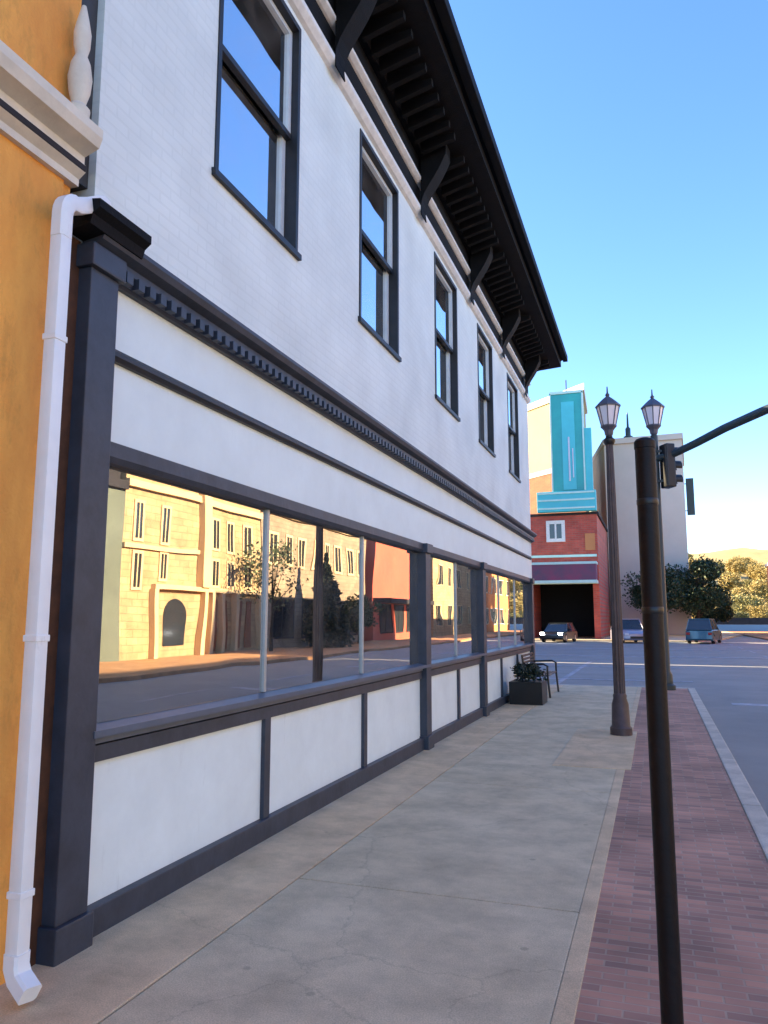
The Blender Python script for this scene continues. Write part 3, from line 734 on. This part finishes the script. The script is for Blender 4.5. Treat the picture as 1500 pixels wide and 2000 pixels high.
# unseen blocks added to cast shade over the cross street and far road
def block(name, label, x0, x1, y0, y1, h, m_):
    b = thing(name, label, 'building', ((x0 + x1) / 2, y0, 0))
    wp(b, MB().box(x0, x1, y0, y1, -.1, h), 'wall', m_); wp(b, MB().box(x0 - .15, x1 + .15, y0 - .15, y1 + .15, h, h + .4), 'parapet', M['roof_dk'])
    return b
block('brick_shade_block', 'unseen red brick block added behind the white shop to cast shade', -30, -19, 34, 61, 18.5, M['red_brick'])
block('long_shade_block', 'unseen long tan block added behind the grey tower to shade the far road', -22, -2, 112, 262, 22, M['tan_wall'])
block('tan_shade_block', 'unseen tan block added behind the shop to keep sun off the cross street', -44, -36, 12, 34, 22, M['tan_wall'])

# ---------------------------------------------------------------- across the street (seen in the shop glass)
FX = 14.1
def facade(name, label, y0, y1, h, wall, x=FX, parapet='roof_dk', depth=12):
    b = thing(name, label, 'building', (x + depth / 2, y0, 0))
    wp(b, MB().box(x, x + depth, y0, y1, -.1, h), 'wall', M[wall])
    wp(b, MB().box(x - .15, x + depth, y0, y1, h, h + .35), 'cornice', M[parapet])
    return b
b1 = facade('sage_shop', 'grey green low building reflected at the left end of the shop glass', 13.0, 25.3, 6.7, 'sage')
box_windows(b1, [(18.5, 20.2, 3.6, 5.6), (22.2, 23.9, 3.6, 5.6), (15, 16.7, 3.6, 5.6)], FX, 'X', framem='sage')
wp(b1, MB().box(FX + .2, FX + 3.0, 23.0, 25.2, 7.05, 9.4), 'roof_box', M['roof_dk'])
b1a = facade('office_building', 'tan two storey building across the street beside the grey green shop', -6, 12.9, 9.0, 'tan_wall')
box_windows(b1a, [(y_, y_ + 1.4, z_, z_ + 1.9) for y_ in (-3, 0, 3, 6, 9.4) for z_ in (1.0, 5.2)], FX, 'X')
b2 = facade('yellow_building', 'bright yellow sunlit building with an arched opening, reflected in the shop glass', 25.3, 36.4, 9.6, 'yellow_wall', parapet='yellow_trim')
box_windows(b2, [(25.95, 26.35, 4.9, 6.3), (27.75, 28.15, 4.9, 6.3), (27.75, 28.15, 3.3, 4.4), (26.0, 26.4, 2.9, 4.3), (31.6, 32.2, 4.9, 6.3), (33.2, 33.8, 4.9, 6.3), (34.8, 35.4, 4.9, 6.3), (31.6, 32.2, 3.2, 4.3), (33.2, 33.8, 3.2, 4.3), (34.8, 35.4, 3.2, 4.3)], FX, 'X', framem='yellow_trim', fw=.12)
m = MB(); m.box(FX - .12, FX, 25.3, 30.6, 4.5, 4.68); m.box(FX - .25, FX, 27.2, 36.4, 2.85, 3.05); m.box(FX - .18, FX, 25.3, 36.4, 6.9, 7.2)
for y_ in (27.1, 30.6, 31.3, 32.3, 33.7, 36.1): m.box(FX - .30, FX - .001, y_, y_ + .28, 0, 2.85)
m.box(FX - .35, FX - .001, 30.3, 31.0, 3.05, 9.6)
wp(b2, m, 'pilaster_trim', M['yellow_trim'])
def arch(y0, y1, z0, z1):
    r = (y1 - y0) / 2; c_ = (y0 + y1) / 2
    p = [(y0, z0), (y1, z0), (y1, z1 - r)] + [(c_ + r * math.cos(R(a)), z1 - r + r * math.sin(R(a))) for a in range(18, 180, 18)] + [(y0, z1 - r)]
    return MB().extrude(p, 'X', FX - .04, FX + .01)
wp(b2, arch(28.1, 29.7, .5, 2.5), 'arched_window', M['glass_far'])
for y_ in (31.7, 32.75, 34.2, 35.1): wp(b2, MB().box(FX - .05, FX + .01, y_, y_ + .45, .1, 2.5), 'door', M['red_door'])
b3 = facade('tan_building', 'long tan building with narrow upper windows, reflected in the shop glass', 36.5, 52.3, 7.4, 'tan_wall', parapet='yellow_trim')
box_windows(b3, [(y_, y_ + .8, 4.7, 6.3) for y_ in (37.5, 39.4, 41.3, 43.2, 45.1, 47.0, 48.9, 50.6)], FX, 'X', framem='yellow_trim', fw=.15)
box_windows(b3, [(y_, y_ + 2.6, .6, 2.7) for y_ in (38, 42, 46, 49.2)], FX, 'X', framem='roof_dk')
b4 = facade('coral_building', 'coral red building reflected right of the long tan building', 54.5, 67.0, 7.6, 'coral')
box_windows(b4, [(y_, y_ + 2.4, .6, 2.7) for y_ in (55.5, 59, 62.5)], FX, 'X', framem='roof_dk')
wp(b4, MB().box(FX - 1.2, FX, 54.6, 66.8, 2.85, 3.2), 'awning', M['roof_dk'])
b5 = facade('pale_yellow_building', 'pale yellow building reflected in the second shop window', 70.5, 90, 8.2, 'yellow_wall', parapet='yellow_trim')
box_windows(b5, [(y_, y_ + 1.6, z_, z_ + 1.9) for y_ in (72, 76, 80, 84, 87.5) for z_ in (1, 4.9)], FX, 'X', framem='yellow_trim')
b6 = facade('orange_building', 'orange building reflected in the third shop window', 92, 112, 8.4, 'orange_w', parapet='cream')
box_windows(b6, [(y_, y_ + 2.2, z_, z_ + 1.9) for y_ in (94, 99, 104, 108.5) for z_ in (1, 4.9)], FX, 'X', framem='cream')

# ---------------------------------------------------------------- cars
def car_mesh(parent, paint, L=4.5, W=1.78, H=1.45, lit=False, suv=False):
    hl = L / 2
    if suv: H = 1.75
    bw = H * .56
    prof = [(-hl, .35), (-hl + .05, bw * .92), (-hl + .25, bw), (hl - 1.25, bw), (hl - .25, bw * .86), (hl, bw * .68), (hl + .02, .35), (hl - .1, .22), (-hl + .1, .22)]
    m = MB()
    secs = [(-W / 2, .93), (-W / 2 + .07, 1), (W / 2 - .07, 1), (W / 2, .93)]
    rings = []
    for x, s in secs:
        rings.append([m.bm.verts.new((x, y_ * (.985 if s < 1 else 1), .22 + (z - .22) * s)) for y_, z in prof])
    n = len(prof)
    for k in range(3):
        for i in range(n): m.bm.faces.new((rings[k][i], rings[k][(i + 1) % n], rings[k + 1][(i + 1) % n], rings[k + 1][i]))
    m.bm.faces.new(rings[0]); m.bm.faces.new(rings[-1][::-1])
    # roof with pillars
    a, b, c_, d = (-hl + .25, -hl + .75, hl - 1.9 - .1, hl - 1.2) if not suv else (-hl + .1, -hl + .35, hl - 1.9, hl - 1.3)
    body = m.build('body', M[paint], parent, True)
    cab = MB()
    for s in (-1, 1): pass
    vb = [cab.bm.verts.new(p) for p in ((-W / 2 + .05, a, bw - .01), (W / 2 - .05, a, bw - .01), (W / 2 - .05, d, bw - .01), (-W / 2 + .05, d, bw - .01))]
    vt = [cab.bm.verts.new(p) for p in ((-W / 2 + .22, b, H - .06), (W / 2 - .22, b, H - .06), (W / 2 - .22, c_, H - .06), (-W / 2 + .22, c_, H - .06))]
    cab.bm.faces.new(vb[::-1]); cab.bm.faces.new(vt)
    for i in range(4): cab.bm.faces.new((vb[i], vb[(i + 1) % 4], vt[(i + 1) % 4], vt[i]))
    cab.build('window_glass', M['glass_far'], parent)
    rf = MB().box(-W / 2 + .20, W / 2 - .20, b - .05, c_ + .05, H - .065, H, .02)
    for sx in (-1, 1):
        for (y0_, y1_) in ((a, b), (d, c_), ((a + d) / 2, (b + c_) / 2)):
            rf.tube([(sx * (W / 2 - .045), y0_, bw - .02), (sx * (W / 2 - .215), y1_, H - .05)], .035, 6)
    rf.build('roof', M[paint], parent)
    for sx in (-1, 1):
        for sy in (-hl + .85, hl - .85):
            q = MB(); q.lathe([(.20, -.10), (.31, -.10), (.33, -.07), (.33, .07), (.31, .10), (.20, .10)], n=20)
            w = q.build('wheel', M['tyre'], parent, True); w.rotation_euler = (0, R(90), 0); w.location = (sx * (W / 2 - .09), sy, .33)
            r = MB().lathe([(.05, -.105), (.20, -.102), (.20, .102), (.05, .105)], n=14).build('rim', M['chrome'], w, True)
    for sx in (-1, 1):
        MB().box(sx * .68 - .15, sx * .68 + .15, hl - .06, hl + .035, .58, .74, .02).build('headlight', M['headlight_on' if lit else 'headlight_off'], parent)
        MB().box(sx * .72 - .12, sx * .72 + .12, -hl - .02, -hl + .08, .62, .80, .02).build('tail_light', M['tail'], parent)
    MB().box(-.45, .45, hl + .015, hl + .03, .34, .50).build('grille', M['black'], parent)
PK = 'cars parked along the far pavement'
c1 = thing('parked_car', 'black car with lit headlights in the dark theatre entrance', 'car', (-7.0, 60.5, ROAD), R(172)); car_mesh(c1, 'car_black', lit=True)
c2 = thing('parked_car', 'lavender grey car beside the foot of the grey tower', 'car', (-1.9, 60.5, ROAD), R(195), PK); car_mesh(c2, 'car_silver', suv=True)
c4 = thing('parked_car', 'dark blue green car under the dark trees right of the grey tower', 'car', (3.3, 61.0, ROAD), R(-12), PK); car_mesh(c4, 'car_teal', suv=True)

# ---------------------------------------------------------------- far hill with golden trees
bm = bmesh.new()
random.seed(5)
nx, ny = 60, 22
from mathutils import noise
def hill_z(x, y_):
    t = (y_ - 470) / (16 * (ny - 1))
    return ROAD - 1.0 + 64 * math.sin(max(0, min(1, t * 1.25)) * math.pi / 2) * (0.80 + .35 * noise.noise(Vector((x * .012, y_ * .01, 0)))) + 2.0 * noise.noise(Vector((x * .06, y_ * .06, 4)))
grid = []
for j in range(ny):
    row = []
    for i in range(nx):
        x = -120 + i * 14; y_ = 470 + j * 16
        t = j / (ny - 1)
        z = hill_z(x, y_)
        if j == 0: z = ROAD - .6
        row.append(bm.verts.new((x, y_, z)))
    grid.append(row)
for j in range(ny - 1):
    for i in range(nx - 1): bm.faces.new((grid[j][i], grid[j][i + 1], grid[j + 1][i + 1], grid[j + 1][i]))
me = bpy.data.meshes.new('hill'); bm.to_mesh(me); bm.free(); me.materials.append(M['hill'])
me.polygons.foreach_set('use_smooth', [True] * len(me.polygons))
ho = bpy.data.objects.new('hill', me); COL.objects.link(ho); struct(ho)
GT = 'golden trees far up the street'
gold = make_tree('golden_tree', 'golden tree beyond the low wall far up the street', 12, 12, 'leaf_gold', 36, 170, .40, .16, GT, loc=(24, 330, ROAD), seed=31, tr=.3)
olive = make_tree('golden_tree', 'golden tree beyond the low wall far up the street', 10, 11, 'leaf_olive', 32, 170, .38, .12, GT, loc=(30, 300, ROAD), seed=32, tr=.3)
random.seed(9)
spots = []
for i in range(16):
    spots.append((17 + i * 5.6 + random.uniform(-2, 2), random.uniform(345, 430), random.uniform(.85, 1.35)))
for i in range(7):
    spots.append((14 + i * 6.5, 285 + random.uniform(-12, 12) + i * 3, random.uniform(.45, .7)))
for i in range(46):
    yy_ = random.uniform(480, 690); spots.append((yy_ * random.uniform(.012, .165), yy_, random.uniform(.7, 1.3)))
for i, (x, y_, s) in enumerate(spots):
    c_ = copy_tree(gold if i % 3 else olive); c_.location = (x, y_, ROAD if y_ < 470 else hill_z(x, y_) - .8); c_.scale = (s, s, s * random.uniform(.8, 1.0)); c_.rotation_euler.z = random.uniform(0, 6)
fw = MB().box(16, 110, 262, 262.4, ROAD - .1, 2.0).build('garden_wall', M['roof_dk']); tag(fw, 'long dark low wall below the golden trees', 'wall')

# ---------------------------------------------------------------- sky, sun, camera
W_ = bpy.data.worlds.new('World'); scene.world = W_; W_.use_nodes = True
nt = W_.node_tree; bg = nt.nodes['Background']
sky = nt.nodes.new('ShaderNodeTexSky'); sky.sky_type = 'NISHITA'; sky.sun_disc = False
EL, AZ = R(26), R(-86)      # azimuth from +Y, clockwise positive
sky.sun_elevation = EL; sky.sun_rotation = AZ
sky.altitude = 600; sky.air_density = 0.9; sky.dust_density = 0.25; sky.ozone_density = 2.4
hs = nt.nodes.new('ShaderNodeHueSaturation'); hs.inputs['Saturation'].default_value = 1.17
hs.inputs['Hue'].default_value = 0.508
nt.links.new(sky.outputs[0], hs.inputs['Color']); nt.links.new(hs.outputs[0], bg.inputs[0]); bg.inputs[1].default_value = 0.108
sd = Vector((math.sin(AZ) * math.cos(EL), math.cos(AZ) * math.cos(EL), math.sin(EL)))
sl = bpy.data.lights.new('sun', 'SUN'); sl.energy = 5.0; sl.angle = R(.5); sl.color = (1.0, .81, .52)
so = bpy.data.objects.new('sun', sl); COL.objects.link(so)
so.rotation_euler = (-sd).to_track_quat('-Z', 'Y').to_euler(); so.location = (-30, 0, 40)

cam = bpy.data.cameras.new('camera'); co = bpy.data.objects.new('camera', cam); COL.objects.link(co)
cam.sensor_fit = 'VERTICAL'; cam.sensor_height = 36; cam.lens = 36 * 1500 / 2000
cam.clip_end = 5000; cam.clip_start = .05
co.location = (0, 0, 1.6)
co.rotation_euler = (R(90 + 7.932), 0, R(19.288))
scene.camera = co
scene.view_settings.view_transform = 'Standard'; scene.view_settings.look = 'None'
scene.view_settings.exposure = 2.35; scene.view_settings.gamma = 1.0
scene.cycles.max_bounces = 8; scene.cycles.transparent_max_bounces = 12
